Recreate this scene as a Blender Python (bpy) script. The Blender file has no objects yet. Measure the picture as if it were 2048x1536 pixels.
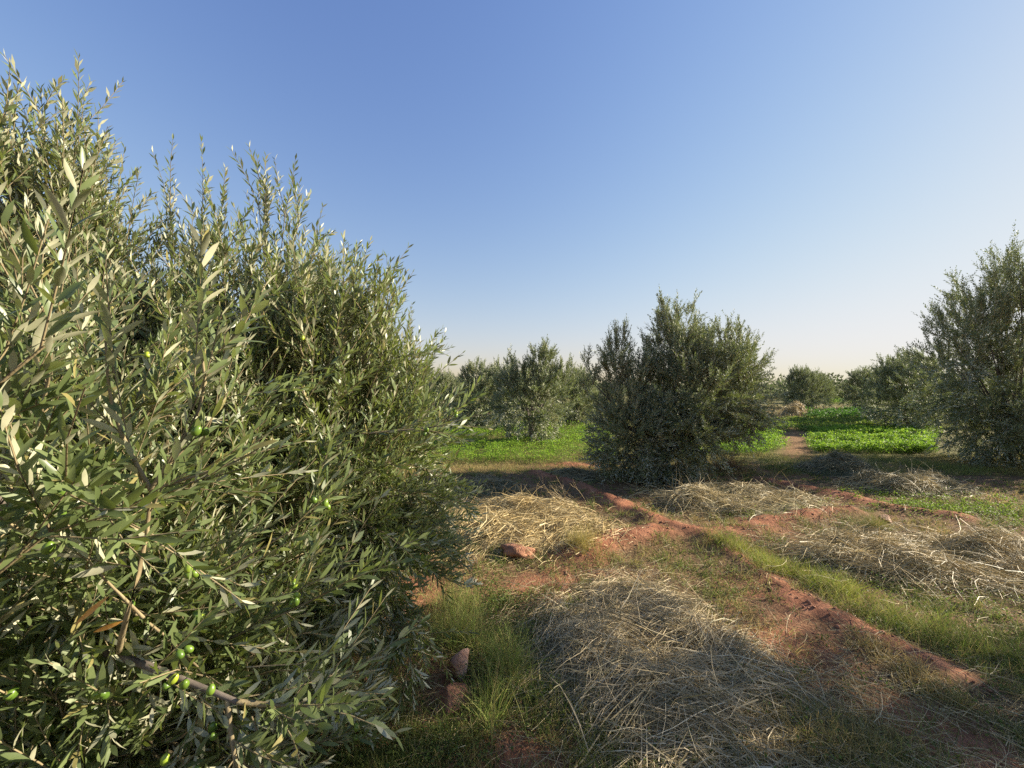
import bpy, bmesh, math
import numpy as np
from mathutils import Vector, Matrix

scene = bpy.context.scene
COL = scene.collection
R = math.radians
rng = np.random.default_rng(11)

# ------------------------------------------------------------------ camera
cam_data = bpy.data.cameras.new('camera')
cam_data.sensor_width = 36.0
cam_data.lens = 14.0
cam_data.clip_start = 0.02
cam_data.clip_end = 3000.0
camera = bpy.data.objects.new('camera', cam_data)
camera.location = (0.0, 0.0, 1.6)
camera.rotation_euler = (R(90), 0.0, 0.0)
COL.objects.link(camera)
scene.camera = camera

# ------------------------------------------------------------------ sky and sun
SUN_ELEV = 23.5
SUN_AZ = 79.0            # clockwise from +Y (straight ahead)
world = bpy.data.worlds.new('World')
scene.world = world
world.use_nodes = True
wn, wl = world.node_tree.nodes, world.node_tree.links
wn.clear()
sky = wn.new('ShaderNodeTexSky')
sky.sky_type = 'NISHITA'
sky.sun_disc = False
sky.sun_elevation = R(SUN_ELEV)
sky.sun_rotation = R(SUN_AZ)
sky.altitude = 300.0
sky.air_density = 1.6
sky.dust_density = 0.5
sky.ozone_density = 1.0
bg = wn.new('ShaderNodeBackground')
bg.inputs['Strength'].default_value = 0.125
wo = wn.new('ShaderNodeOutputWorld')
# hazy evening sky: the whole sky goes through one film-like shoulder, out = 2.6 * (1 - exp(-k * sky^1.3))
gam = wn.new('ShaderNodeGamma'); gam.inputs[1].default_value = 1.3
wl.new(sky.outputs[0], gam.inputs[0])
sep = wn.new('ShaderNodeSeparateColor'); com = wn.new('ShaderNodeCombineColor')
wl.new(gam.outputs[0], sep.inputs[0])
for ch, k in enumerate((0.156, 0.165, 0.285)):
    def mnode(op, a_=None, b_=None):
        n_ = wn.new('ShaderNodeMath'); n_.operation = op
        for q, v_ in enumerate((a_, b_)):
            if v_ is None: continue
            if hasattr(v_, 'is_output'): wl.new(v_, n_.inputs[q])
            else: n_.inputs[q].default_value = v_
        return n_.outputs[0]
    e_ = mnode('EXPONENT', mnode('MULTIPLY', sep.outputs[ch], -k))
    wl.new(mnode('MULTIPLY', mnode('SUBTRACT', 1.0, e_), 2.62), com.inputs[ch])
wl.new(com.outputs[0], bg.inputs[0])
wl.new(bg.outputs[0], wo.inputs[0])

sun_data = bpy.data.lights.new('sun', 'SUN')
sun_data.energy = 5.0
sun_data.angle = R(0.55)
sun_data.color = (1.0, 0.89, 0.70)
sun = bpy.data.objects.new('sun', sun_data)
to_sun = Vector((math.sin(R(SUN_AZ)) * math.cos(R(SUN_ELEV)), math.cos(R(SUN_AZ)) * math.cos(R(SUN_ELEV)), math.sin(R(SUN_ELEV))))
sun.rotation_euler = to_sun.to_track_quat('Z', 'Y').to_euler()
COL.objects.link(sun)

scene.view_settings.view_transform = 'Standard'
scene.view_settings.look = 'None'
scene.view_settings.gamma = 1.0
scene.view_settings.use_curve_mapping = False
scene.view_settings.exposure = 1.45
scene.render.engine = 'CYCLES'
scene.cycles.use_denoising = False
scene.cycles.max_bounces = 8
scene.cycles.diffuse_bounces = 4
scene.cycles.transmission_bounces = 4

# ------------------------------------------------------------------ helpers
def unit(v):
    return v / np.maximum(np.linalg.norm(v, axis=-1, keepdims=True), 1e-9)

def tag(o, label=None, cat=None, group=None, kind=None):
    if label: o['label'] = label
    if cat: o['category'] = cat
    if group: o['group'] = group
    if kind: o['kind'] = kind
    return o

def link(o, parent=None):
    COL.objects.link(o)
    if parent is not None:
        o.parent = parent
    return o

def make_mesh(name, V, faces, mats, attrs=None, smooth=False, midx=None):
    """V (N,3); faces: list of int arrays (M,k); attrs: {name: (N,) or (N,3)}"""
    me = bpy.data.meshes.new(name)
    V = np.ascontiguousarray(V, dtype=np.float32)
    me.vertices.add(len(V)); me.vertices.foreach_set('co', V.ravel())
    idx = np.concatenate([np.asarray(f, dtype=np.int32).ravel() for f in faces])
    tot = np.concatenate([np.full(len(f), np.asarray(f).shape[1], dtype=np.int32) for f in faces])
    start = np.concatenate([[0], np.cumsum(tot)[:-1]]).astype(np.int32)
    me.loops.add(len(idx)); me.loops.foreach_set('vertex_index', idx)
    me.polygons.add(len(tot)); me.polygons.foreach_set('loop_start', start)
    for m in (mats if isinstance(mats, (list, tuple)) else [mats]):
        me.materials.append(m)
    if midx is not None:
        me.polygons.foreach_set('material_index', np.asarray(midx, dtype=np.int32))
    if smooth:
        me.polygons.foreach_set('use_smooth', np.ones(len(tot), dtype=bool))
    for k, a in (attrs or {}).items():
        a = np.asarray(a, dtype=np.float32)
        if a.ndim == 1:
            at = me.attributes.new(k, 'FLOAT', 'POINT'); at.data.foreach_set('value', a)
        else:
            at = me.attributes.new(k, 'FLOAT_COLOR', 'POINT')
            at.data.foreach_set('color', np.concatenate([a, np.ones((len(a), 1), np.float32)], 1).ravel())
    me.update(calc_edges=True)
    me.validate()
    return me

def mesh_obj(name, me, parent=None, loc=None):
    o = bpy.data.objects.new(name, me)
    if loc is not None: o.location = loc
    return link(o, parent)

def empty(name, loc):
    o = bpy.data.objects.new(name, None)
    o.location = loc
    o.empty_display_size = 0.1
    return link(o)

def lattice(seed):
    return np.random.default_rng(seed).random((256, 256))
_L = [lattice(s) for s in range(5)]
def vnoise(x, y, s=1.0, seed=0):
    x = np.asarray(x, float) / s + 1000.0; y = np.asarray(y, float) / s + 1000.0
    xi, yi = np.floor(x).astype(int), np.floor(y).astype(int)
    fx, fy = x - xi, y - yi
    fx, fy = fx * fx * (3 - 2 * fx), fy * fy * (3 - 2 * fy)
    L = _L[seed % 5]
    g = lambda a, b: L[a % 256, b % 256]
    return (g(xi, yi) * (1 - fx) + g(xi + 1, yi) * fx) * (1 - fy) + (g(xi, yi + 1) * (1 - fx) + g(xi + 1, yi + 1) * fx) * fy
def fbm(x, y, s=1.0, seed=0, o=4):
    r, a, t = 0.0, 1.0, 0.0
    for i in range(o):
        r = r + a * vnoise(x, y, s / 2 ** i, seed + i); t += a; a *= 0.5
    return r / t

def tubes(P, rad, sides=4):
    """P (K,N,3) polylines, rad (K,N) -> verts, quads"""
    K, N, _ = P.shape
    T = np.empty_like(P)
    T[:, 1:-1] = P[:, 2:] - P[:, :-2]; T[:, 0] = P[:, 1] - P[:, 0]; T[:, -1] = P[:, -1] - P[:, -2]
    T = unit(T)
    ref = np.where(np.abs(T[..., 2:3]) > 0.9, np.array([1.0, 0, 0]), np.array([0, 0, 1.0]))
    A = unit(np.cross(T, ref)); B = np.cross(T, A)
    ang = np.arange(sides) * 2 * np.pi / sides
    V = P[:, :, None] + rad[:, :, None, None] * (A[:, :, None] * np.cos(ang)[:, None] + B[:, :, None] * np.sin(ang)[:, None])
    base = (np.arange(K)[:, None, None] * N + np.arange(N - 1)[None, :, None]) * sides
    j = np.arange(sides)[None, None]; j2 = (j + 1) % sides
    Q = np.stack([base + j, base + j2, base + sides + j2, base + sides + j], -1).reshape(-1, 4)
    return V.reshape(-1, 3), Q

def polylines(S, D, L, bend, wob=0.12, n=6):
    D = unit(np.array(D, float)); p = np.array(S, float)
    out = [p.copy()]
    L = np.asarray(L, float).reshape(-1, 1)
    for i in range(n - 1):
        D = unit(D + bend / (n - 1) + wob * rng.normal(size=D.shape))
        p = p + D * L / (n - 1)
        out.append(p.copy())
    return np.stack(out, 1)

def sample_poly(P, t):
    """P (K,N,3), t (K,) in 0..1 -> point, tangent"""
    N = P.shape[1]
    f = np.clip(t, 0, 0.9999) * (N - 1); i = f.astype(int); w = (f - i)[:, None]
    k = np.arange(len(P))
    return P[k, i] * (1 - w) + P[k, i + 1] * w, unit(P[k, i + 1] - P[k, i])

# leaf templates: x across (+-1), y along (0..1), z out of plane (units of length)
LEAF_A = (np.array([[0, 0, 0], [-.62, .18, .010], [0, .18, -.006], [.62, .18, .010], [-1, .48, .022], [0, .48, .0], [1, .48, .022],
                    [-.72, .78, .006], [0, .78, -.016], [.72, .78, .006], [0, 1, -.05]]),
          [np.array([[0, 3, 2], [0, 2, 1], [7, 8, 10], [8, 9, 10]]), np.array([[1, 2, 5, 4], [2, 3, 6, 5], [4, 5, 8, 7], [5, 6, 9, 8]])])
LEAF_B = (np.array([[0, 0, 0], [-.9, .34, .02], [.9, .34, .02], [-.82, .68, .01], [.82, .68, .01], [0, 1, -.04]]),
          [np.array([[0, 2, 1], [3, 4, 5]]), np.array([[1, 2, 4, 3]])])
LEAF_C = (np.array([[0, 0, 0], [1, .5, .03], [0, 1, -.03], [-1, .5, .03]]), [np.array([[0, 1, 2, 3]])])

def leaves_mesh(T, P, A, Nn, L, W):
    """instances of template T at P with axis A and normal Nn"""
    tv, tf = T
    S = unit(np.cross(A, Nn)); Nn = np.cross(S, A)
    V = P[:, None] + (A[:, None] * (tv[:, 1:2] * L[:, None, None]) + S[:, None] * (tv[:, 0:1] * W[:, None, None]) + Nn[:, None] * (tv[:, 2:3] * L[:, None, None]))
    k = len(tv)
    off = np.arange(len(P)) * k
    F = [(off[:, None, None] + f[None]).reshape(-1, f.shape[1]) for f in tf]
    return V.reshape(-1, 3), F, k

def ribbons(P, D, L, W, bend, n=3, wob=0.0, col=None):
    """flat tapering strips; returns V, quads, colours"""
    pts = polylines(P, D, L, bend, wob, n + 1)
    T = unit(pts[:, -1] - pts[:, 0])
    side = unit(np.cross(T, unit(rng.normal(size=T.shape) * 0.6 + np.array([0, -0.7, 0.5]))))
    w = np.linspace(1, 0.25, n + 1)[None, :, None] * np.asarray(W).reshape(-1, 1, 1)
    V = np.stack([pts - side[:, None] * w, pts + side[:, None] * w], 2)     # K,n+1,2,3
    K = len(P)
    b = (np.arange(K)[:, None] * (n + 1) + np.arange(n)[None]) * 2
    Q = np.stack([b, b + 1, b + 3, b + 2], -1).reshape(-1, 4)
    C = None if col is None else np.repeat(col, (n + 1) * 2, axis=0)
    return V.reshape(-1, 3), Q, C

class Batch:
    def __init__(self): self.V, self.F, self.C, self.n = [], [], [], 0
    def add(self, V, F, C):
        for f in (F if isinstance(F, list) else [F]): self.F.append(f + self.n)
        self.V.append(V); self.C.append(C); self.n += len(V)
    def mesh(self, name, mat):
        return make_mesh(name, np.concatenate(self.V), self.F, mat, {'col': np.concatenate(self.C)})

# ------------------------------------------------------------------ materials
def mat(name):
    m = bpy.data.materials.new(name); m.use_nodes = True
    nt = m.node_tree; nt.nodes.clear()
    out = nt.nodes.new('ShaderNodeOutputMaterial')
    return m, nt, out
def node(nt, t, **kw):
    n = nt.nodes.new(t)
    for k, v in kw.items():
        if k.startswith('_'): setattr(n, k[1:], v)
        else: n.inputs[k].default_value = v
    return n
def mix_col(nt, fac, a, b):
    n = nt.nodes.new('ShaderNodeMix'); n.data_type = 'RGBA'
    for s, v in ((0, fac), (6, a), (7, b)):
        if hasattr(v, 'is_output'): nt.links.new(v, n.inputs[s])
        else: n.inputs[s].default_value = v if s == 0 else (*v, 1)
    return n.outputs[2]
def ramp(nt, src, stops):
    n = nt.nodes.new('ShaderNodeValToRGB'); e = n.color_ramp.elements
    while len(e) < len(stops): e.new(0.5)
    for el, (p, c) in zip(e, stops): el.position = p; el.color = (*c, 1)
    nt.links.new(src, n.inputs[0]); return n.outputs[0]

def leaf_material(name, top_a, top_b, under_a, under_b, objrand=False, old=(0.30, 0.26, 0.10), translucency=0.22, rough=0.38):
    m, nt, out = mat(name)
    if objrand: src = node(nt, 'ShaderNodeObjectInfo').outputs['Random']
    else: src = node(nt, 'ShaderNodeAttribute', _attribute_name='tint').outputs['Fac']
    top = mix_col(nt, src, top_a, top_b)
    und = mix_col(nt, src, under_a, under_b)
    geo = node(nt, 'ShaderNodeNewGeometry')
    c = mix_col(nt, geo.outputs['Backfacing'], top, und)
    gt = node(nt, 'ShaderNodeMath', _operation='GREATER_THAN'); nt.links.new(src, gt.inputs[0]); gt.inputs[1].default_value = 0.955
    c = mix_col(nt, gt.outputs[0], c, old)
    tc = node(nt, 'ShaderNodeTexCoord')
    nz = node(nt, 'ShaderNodeTexNoise', Scale=60.0); nt.links.new(tc.outputs['Object'], nz.inputs['Vector'])
    hs = node(nt, 'ShaderNodeHueSaturation'); nt.links.new(c, hs.inputs['Color'])
    mr = node(nt, 'ShaderNodeMapRange'); mr.inputs[3].default_value = 0.78; mr.inputs[4].default_value = 1.22
    nt.links.new(nz.outputs[0], mr.inputs[0]); nt.links.new(mr.outputs[0], hs.inputs['Value'])
    bs = node(nt, 'ShaderNodeBsdfPrincipled', Roughness=rough); bs.inputs['Specular IOR Level'].default_value = 0.45 if rough < 0.5 else 0.22
    nt.links.new(hs.outputs[0], bs.inputs['Base Color'])
    tr = node(nt, 'ShaderNodeBsdfTranslucent')
    tcx = mix_col(nt, 0.5, (0.20, 0.26, 0.04), (0.20, 0.26, 0.04)); nt.links.new(tcx, tr.inputs['Color'])
    mx = node(nt, 'ShaderNodeMixShader'); mx.inputs[0].default_value = translucency
    nt.links.new(bs.outputs[0], mx.inputs[1]); nt.links.new(tr.outputs[0], mx.inputs[2])
    nt.links.new(mx.outputs[0], out.inputs[0])
    return m

OLV = ((0.085, 0.118, 0.042), (0.175, 0.215, 0.085), (0.40, 0.40, 0.265), (0.58, 0.565, 0.40))
M_leaf = leaf_material('olive_leaf', *OLV, translucency=0.3)
M_leaf_obj = leaf_material('olive_leaf_single', *OLV, objrand=True, translucency=0.3)
M_leaf_far = leaf_material('olive_leaf_grey', (0.115, 0.140, 0.072), (0.190, 0.215, 0.115), (0.41, 0.42, 0.31), (0.54, 0.54, 0.41), rough=0.6, translucency=0.16)

def col_material(name, translucency=0.25, rough=0.6, gain=1.0):
    m, nt, out = mat(name)
    at = node(nt, 'ShaderNodeAttribute', _attribute_name='col')
    bs = node(nt, 'ShaderNodeBsdfPrincipled', Roughness=rough); bs.inputs['Specular IOR Level'].default_value = 0.3
    nt.links.new(at.outputs['Color'], bs.inputs['Base Color'])
    tr = node(nt, 'ShaderNodeBsdfTranslucent'); nt.links.new(at.outputs['Color'], tr.inputs['Color'])
    mx = node(nt, 'ShaderNodeMixShader'); mx.inputs[0].default_value = translucency
    nt.links.new(bs.outputs[0], mx.inputs[1]); nt.links.new(tr.outputs[0], mx.inputs[2])
    nt.links.new(mx.outputs[0], out.inputs[0])
    return m
M_blade = col_material('grass_blade', 0.35)
M_straw = col_material('dry_straw', 0.15, 0.55)
M_herb = col_material('herb_leaf', 0.5)

def bark_material(name, a, b, scale=18.0):
    m, nt, out = mat(name)
    tc = node(nt, 'ShaderNodeTexCoord'); mp = node(nt, 'ShaderNodeMapping'); mp.inputs['Scale'].default_value = (1, 1, 0.35)
    nt.links.new(tc.outputs['Object'], mp.inputs[0])
    nz = node(nt, 'ShaderNodeTexNoise', Scale=scale, Detail=6.0); nt.links.new(mp.outputs[0], nz.inputs['Vector'])
    c = ramp(nt, nz.outputs[0], [(0.3, a), (0.7, b)])
    bs = node(nt, 'ShaderNodeBsdfPrincipled', Roughness=0.85); nt.links.new(c, bs.inputs['Base Color'])
    bp = node(nt, 'ShaderNodeBump', Strength=0.6, Distance=0.01); nt.links.new(nz.outputs[0], bp.inputs['Height'])
    nt.links.new(bp.outputs[0], bs.inputs['Normal']); nt.links.new(bs.outputs[0], out.inputs[0])
    return m
M_bark = bark_material('olive_bark', (0.07, 0.055, 0.045), (0.19, 0.155, 0.125))
M_twig = bark_material('olive_twig', (0.17, 0.13, 0.07), (0.30, 0.24, 0.13), 40.0)

def stone_material(name, a, b, c):
    m, nt, out = mat(name)
    tc = node(nt, 'ShaderNodeTexCoord')
    n1 = node(nt, 'ShaderNodeTexNoise', Scale=7.0, Detail=8.0); nt.links.new(tc.outputs['Object'], n1.inputs['Vector'])
    n2 = node(nt, 'ShaderNodeTexNoise', Scale=70.0, Detail=4.0); nt.links.new(tc.outputs['Object'], n2.inputs['Vector'])
    col = ramp(nt, n1.outputs[0], [(0.32, a), (0.5, b), (0.7, c)])
    bs = node(nt, 'ShaderNodeBsdfPrincipled', Roughness=0.9); nt.links.new(col, bs.inputs['Base Color'])
    ad = node(nt, 'ShaderNodeMath', _operation='ADD'); nt.links.new(n1.outputs[0], ad.inputs[0]); nt.links.new(n2.outputs[0], ad.inputs[1])
    bp = node(nt, 'ShaderNodeBump', Strength=0.8, Distance=0.02); nt.links.new(ad.outputs[0], bp.inputs['Height'])
    nt.links.new(bp.outputs[0], bs.inputs['Normal']); nt.links.new(bs.outputs[0], out.inputs[0])
    return m
M_stone = stone_material('red_stone', (0.24, 0.11, 0.07), (0.38, 0.215, 0.15), (0.54, 0.38, 0.30))
M_clod = stone_material('red_clod', (0.22, 0.095, 0.05), (0.32, 0.145, 0.08), (0.42, 0.20, 0.115))

def ground_material():
    m, nt, out = mat('red_earth')
    geo = node(nt, 'ShaderNodeNewGeometry')
    def nz(s, d=6.0, r=0.6):
        n = node(nt, 'ShaderNodeTexNoise', Scale=s, Detail=d, Roughness=r); nt.links.new(geo.outputs['Position'], n.inputs['Vector']); return n.outputs[0]
    n_big, n_mid, n_fine = nz(0.9), nz(6.0), nz(45.0, 4.0, 0.7)
    soil = ramp(nt, n_mid, [(0.30, (0.17, 0.068, 0.036)), (0.5, (0.275, 0.115, 0.062)), (0.72, (0.39, 0.185, 0.105))])
    litter = ramp(nt, n_fine, [(0.32, (0.060, 0.036, 0.020)), (0.52, (0.135, 0.085, 0.042)), (0.70, (0.31, 0.225, 0.115))])
    lm = ramp(nt, n_big, [(0.34, (0.45, 0.45, 0.45)), (0.52, (0.95, 0.95, 0.95))])
    bare = node(nt, 'ShaderNodeAttribute', _attribute_name='bare').outputs['Fac']
    inv = node(nt, 'ShaderNodeMath', _operation='SUBTRACT'); inv.inputs[0].default_value = 1.0; nt.links.new(bare, inv.inputs[1])
    mul = node(nt, 'ShaderNodeMath', _operation='MULTIPLY'); nt.links.new(inv.outputs[0], mul.inputs[0]); nt.links.new(lm, mul.inputs[1])
    c = mix_col(nt, mul.outputs[0], soil, litter)
    field = node(nt, 'ShaderNodeAttribute', _attribute_name='field').outputs['Fac']
    fc = ramp(nt, n_mid, [(0.3, (0.055, 0.075, 0.018)), (0.55, (0.13, 0.12, 0.035)), (0.75, (0.24, 0.17, 0.075))])
    fm = node(nt, 'ShaderNodeMath', _operation='MULTIPLY'); nt.links.new(field, fm.inputs[0]); nt.links.new(inv.outputs[0], fm.inputs[1])
    c = mix_col(nt, fm.outputs[0], c, fc)
    bs = node(nt, 'ShaderNodeBsdfPrincipled', Roughness=0.95); bs.inputs['Specular IOR Level'].default_value = 0.15
    nt.links.new(c, bs.inputs['Base Color'])
    ad = node(nt, 'ShaderNodeMath', _operation='ADD'); nt.links.new(n_mid, ad.inputs[0])
    sc = node(nt, 'ShaderNodeMath', _operation='MULTIPLY'); sc.inputs[1].default_value = 0.5; nt.links.new(n_fine, sc.inputs[0]); nt.links.new(sc.outputs[0], ad.inputs[1])
    bp = node(nt, 'ShaderNodeBump', Strength=0.9, Distance=0.035); nt.links.new(ad.outputs[0], bp.inputs['Height'])
    nt.links.new(bp.outputs[0], bs.inputs['Normal']); nt.links.new(bs.outputs[0], out.inputs[0])
    return m
M_ground = ground_material()

# ------------------------------------------------------------------ ground
BUNDS = [  # polyline, half width, height
    ([(0.40, 7.0), (0.99, 6.24), (1.36, 5.3), (1.62, 4.65), (2.05, 4.2)], 0.19, 0.085),
    ([(2.05, 4.15), (2.08, 3.5), (2.10, 2.95), (2.24, 2.65), (2.36, 2.31), (2.52, 2.0), (2.62, 1.7), (2.7, 1.2)], 0.115, 0.042),
    ([(2.19, 4.25), (2.83, 4.52), (3.6, 4.8), (4.13, 4.9)], 0.20, 0.08),
    ([(4.2, 6.6), (4.54, 5.9), (4.75, 5.4), (4.95, 5.05), (5.3, 4.7)], 0.17, 0.065),
    ([(1.55, 4.25), (0.99, 4.02), (0.62, 3.72)], 0.22, 0.08),
]
def seg_dist(x, y, pts):
    d = np.full(np.shape(x), 1e9)
    for (x0, y0), (x1, y1) in zip(pts[:-1], pts[1:]):
        vx, vy = x1 - x0, y1 - y0
        t = np.clip(((x - x0) * vx + (y - y0) * vy) / (vx * vx + vy * vy), 0, 1)
        d = np.minimum(d, np.hypot(x - x0 - t * vx, y - y0 - t * vy))
    return d
def bare_mask(x, y):
    m = np.zeros(np.shape(x))
    wv = 0.17 * (fbm(x, y, 0.4, 3) - 0.5) * 2
    for pts, w, h in BUNDS:
        d = seg_dist(x, y, pts) + wv
        m = np.maximum(m, np.clip(1.3 - d / w - 1.6 * np.clip(fbm(x, y, 0.8, 1) - 0.52, 0, 1), 0, 1))
    # beaten path between the two clover plots and a scrape left of the middle tree
    m = np.maximum(m, 0.65 * np.clip(1.6 - seg_dist(x, y, [(6.2, 8.6), (8.0, 11.2), (11.5, 16.2)]) / 0.30, 0, 1))
    m = np.maximum(m, np.clip(1.5 - np.hypot((x - 1.3) / 0.6, (y - 7.9) / 0.25), 0, 1))
    # scrapes in the foreground
    for cx, cy, r in ((1.55, 2.45, 0.35), (-0.3, 1.95, 0.09), (0.15, 1.55, 0.3), (-0.75, 3.0, 0.3), (0.35, 3.2, 0.25), (2.0, 3.2, 0.2), (1.9, 1.75, 0.3)):
        m = np.maximum(m, 0.85 * np.clip(1.5 - (np.hypot(x - cx, y - cy) + wv * 1.5) / r, 0, 1))
    return np.clip(m, 0, 1)
def ground_h(x, y):
    x = np.asarray(x, float); y = np.asarray(y, float)
    near = np.exp(-np.maximum(np.hypot(x - 1.5, y - 4) - 8, 0) / 10)
    h = 0.06 * (fbm(x, y, 1.6, 1) - 0.5) * near + 0.035 * (fbm(x, y, 0.28, 2) - 0.5) * near
    rid = np.zeros(np.shape(x))
    for pts, w, hh in BUNDS:
        d = seg_dist(x, y, pts) + 0.16 * (fbm(x, y, 0.40, 3) - 0.5)
        rid = np.maximum(rid, hh * np.exp(-(d / w) ** 2) * (0.35 + 1.3 * fbm(x, y, 0.30, 4)))
    return h + rid
def field_mask(x, y):
    return np.clip((y - 7.6 + 0.8 * (fbm(x, y, 2.0, 2) - 0.5)) / 0.9, 0, 1) * 0.9

def axis(lo, hi, step, far_lo, far_hi):
    c = np.arange(lo, hi + step / 2, step)
    def out(start, far):
        v, s = [], step
        p = start
        while p < far:
            s *= 1.14; p += s; v.append(p)
        return np.array(v)
    return np.concatenate([lo - out(0, far_lo)[::-1], c, hi + out(0, far_hi)])
gx, gy = axis(-3.0, 6.5, 0.045, 900, 900), axis(1.0, 8.0, 0.045, 200, 1500)
X, Y = np.meshgrid(gx, gy)
Z = ground_h(X, Y)
nx, ny = len(gx), len(gy)
b = (np.arange(ny - 1)[:, None] * nx + np.arange(nx - 1)[None]).ravel()
me = make_mesh('ground', np.stack([X.ravel(), Y.ravel(), Z.ravel()], 1), [np.stack([b, b + 1, b + nx + 1, b + nx], 1)], M_ground,
               {'bare': bare_mask(X, Y).ravel(), 'field': field_mask(X, Y).ravel()}, smooth=True)
tag(mesh_obj('ground', me), kind='structure')

# ------------------------------------------------------------------ olive trees
CAM = np.array([0, 0, 1.6])
def in_any(P, lobes, s=1.0):
    m = np.zeros(len(P), bool)
    for c, r, *_ in lobes:
        m |= (((P - np.array(c)) / (np.array(r) * s)) ** 2).sum(1) < 1
    return m

def grow_crown(lobes, density=1.0, branch_len=(0.30, 0.60), shoots=8, shoot_len=(0.14, 0.34), pairs=10, leaf_len=0.062, leaf_w=0.0068, droop=0.5, bases=None, hero=None):
    """returns stems (list of polylines + radii) and leaf instances; lobe = (centre, radii, branches, upward)"""
    S, D, Lb, UP = [], [], [], []
    for c, r, n, up in lobes:
        c, r = np.array(c, float), np.array(r, float)
        n = max(1, int(n * density))
        u = unit(rng.normal(size=(n, 3))); f = rng.random(n) ** 0.45 * 0.9
        p = c + u * r * f[:, None]
        p[:, 2] = np.maximum(p[:, 2], 0.12)
        nrm = unit(u / r)
        hz = (p[:, 2:3] - c[2]) / r[2]
        upv = np.clip(up + 0.5 * hz, -droop, 2.0)
        d = unit(nrm * 0.75 + np.array([0, 0, 1.0]) * upv + rng.normal(size=(n, 3)) * 0.32)
        S.append(p); D.append(d); Lb.append(rng.uniform(*branch_len, n)); UP.append(np.clip(upv[:, 0], -0.5, 1.2))
    S, D, Lb, UP = map(np.concatenate, (S, D, Lb, UP))
    bend = np.zeros((len(S), 3)); bend[:, 2] = np.where(UP > 0.3, 0.5, -0.55)
    BR = polylines(S, D, Lb, bend, 0.10, 6)
    if bases is not None and len(bases):      # explicit branches
        BR = np.concatenate([BR] + bases)
    K = len(BR)
    idx = np.repeat(np.arange(K), shoots)
    t = rng.uniform(0.08, 1.0, len(idx)); t[::shoots] = 0.98
    p, tg = sample_poly(BR[idx], t)
    upb = np.clip((BR[:, -1, 2] - BR[:, 0, 2]) / 0.35, 0, 1)[idx]
    d = unit(tg * 0.9 + rng.normal(size=p.shape) * (0.46 - 0.16 * upb)[:, None] + np.array([0, 0, 1.0]) * (0.15 + 0.35 * upb)[:, None])
    L = rng.uniform(*shoot_len, len(idx)) * (1 + 0.35 * upb * rng.random(len(idx)))
    bend = np.zeros(p.shape); bend[:, 2] = rng.uniform(-0.45, 0.45, len(p))
    SH = polylines(p, d, L, bend, 0.06, 5)
    if hero is not None: SH = np.concatenate([SH, hero])
    # leaf pairs on shoots
    n = pairs
    k = np.repeat(np.arange(len(SH)), n)
    tt = np.tile((np.arange(n) + 0.6) / n, len(SH))
    P, T = sample_poly(SH[k], tt)
    ref = unit(rng.normal(size=(len(SH), 3)))[k]
    side = unit(np.cross(T, ref))
    alt = np.tile(np.arange(n) % 2, len(SH))[:, None]
    side = np.where(alt == 1, np.cross(T, side), side)
    side = unit(side + 0.25 * rng.normal(size=side.shape))
    Pl, Al, Nl, Ll = [], [], [], []
    tip = tt[:, None]
    for s in (-1, 1):
        a = unit(T * (0.95 + 0.9 * tip ** 3) + side * s * 0.80 + rng.normal(size=T.shape) * 0.13 + np.array([0, 0, 1.0]) * (0.42 * (1 - np.abs(T[:, 2:3]))))
        nn = unit(T - a * (T * a).sum(1, keepdims=True) * 0.9 + 0.28 * rng.normal(size=T.shape) + np.array([0, 0, 0.15]))
        l = leaf_len * rng.uniform(0.72, 1.15, len(T)) * np.where(tt > 0.82, 0.72, 1.0)
        Pl.append(P); Al.append(a); Nl.append(nn); Ll.append(l)
    Pl, Al, Nl, Ll = map(np.concatenate, (Pl, Al, Nl, Ll))
    keep = (rng.random(len(Pl)) > 0.07) & (Pl[:, 2] > 0.02)
    Pl, Al, Nl, Ll = Pl[keep], Al[keep], Nl[keep], Ll[keep]
    Wl = leaf_w * rng.uniform(0.8, 1.25, len(Pl)) * (Ll / leaf_len)
    tint = np.clip(rng.random(len(Pl)), 0, 1)
    return BR, SH, (Pl, Al, Nl, Ll, Wl, tint)

def limbs_for(base, lobes, k=3, seed=0, r0=0.07):
    """a short trunk and limbs that reach into the lobes"""
    r = np.random.default_rng(seed)
    fork = np.array(base) + np.array([r.normal() * 0.05, r.normal() * 0.05, 0.45])
    out = []
    for c, rad, *_ in lobes:
        for i in range(k):
            tgt = np.array(c) + r.normal(size=3) * np.array(rad) * 0.35
            t = np.linspace(0, 1, 7)[:, None]
            mid = fork * 0.55 + tgt * 0.45 + np.array([0, 0, -0.10]) + r.normal(size=3) * 0.08
            pl = (1 - t) ** 2 * fork + 2 * t * (1 - t) * mid + t ** 2 * tgt
            out.append(pl)
    P = np.stack(out)
    rad = np.linspace(r0 * 0.45, 0.006, 7)[None] * r.uniform(0.7, 1.1, (len(P), 1))
    z = np.linspace(-0.06, 0.5, 7)
    TP = np.stack([np.array(base)[0] + np.linspace(0, fork[0] - base[0], 7), base[1] + np.linspace(0, fork[1] - base[1], 7), base[2] + z], 1)[None]
    TR = (r0 * np.array([1.7, 1.35, 1.12, 1.0, 0.98, 1.05, 0.85]))[None]
    return TP, TR, P, rad

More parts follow.
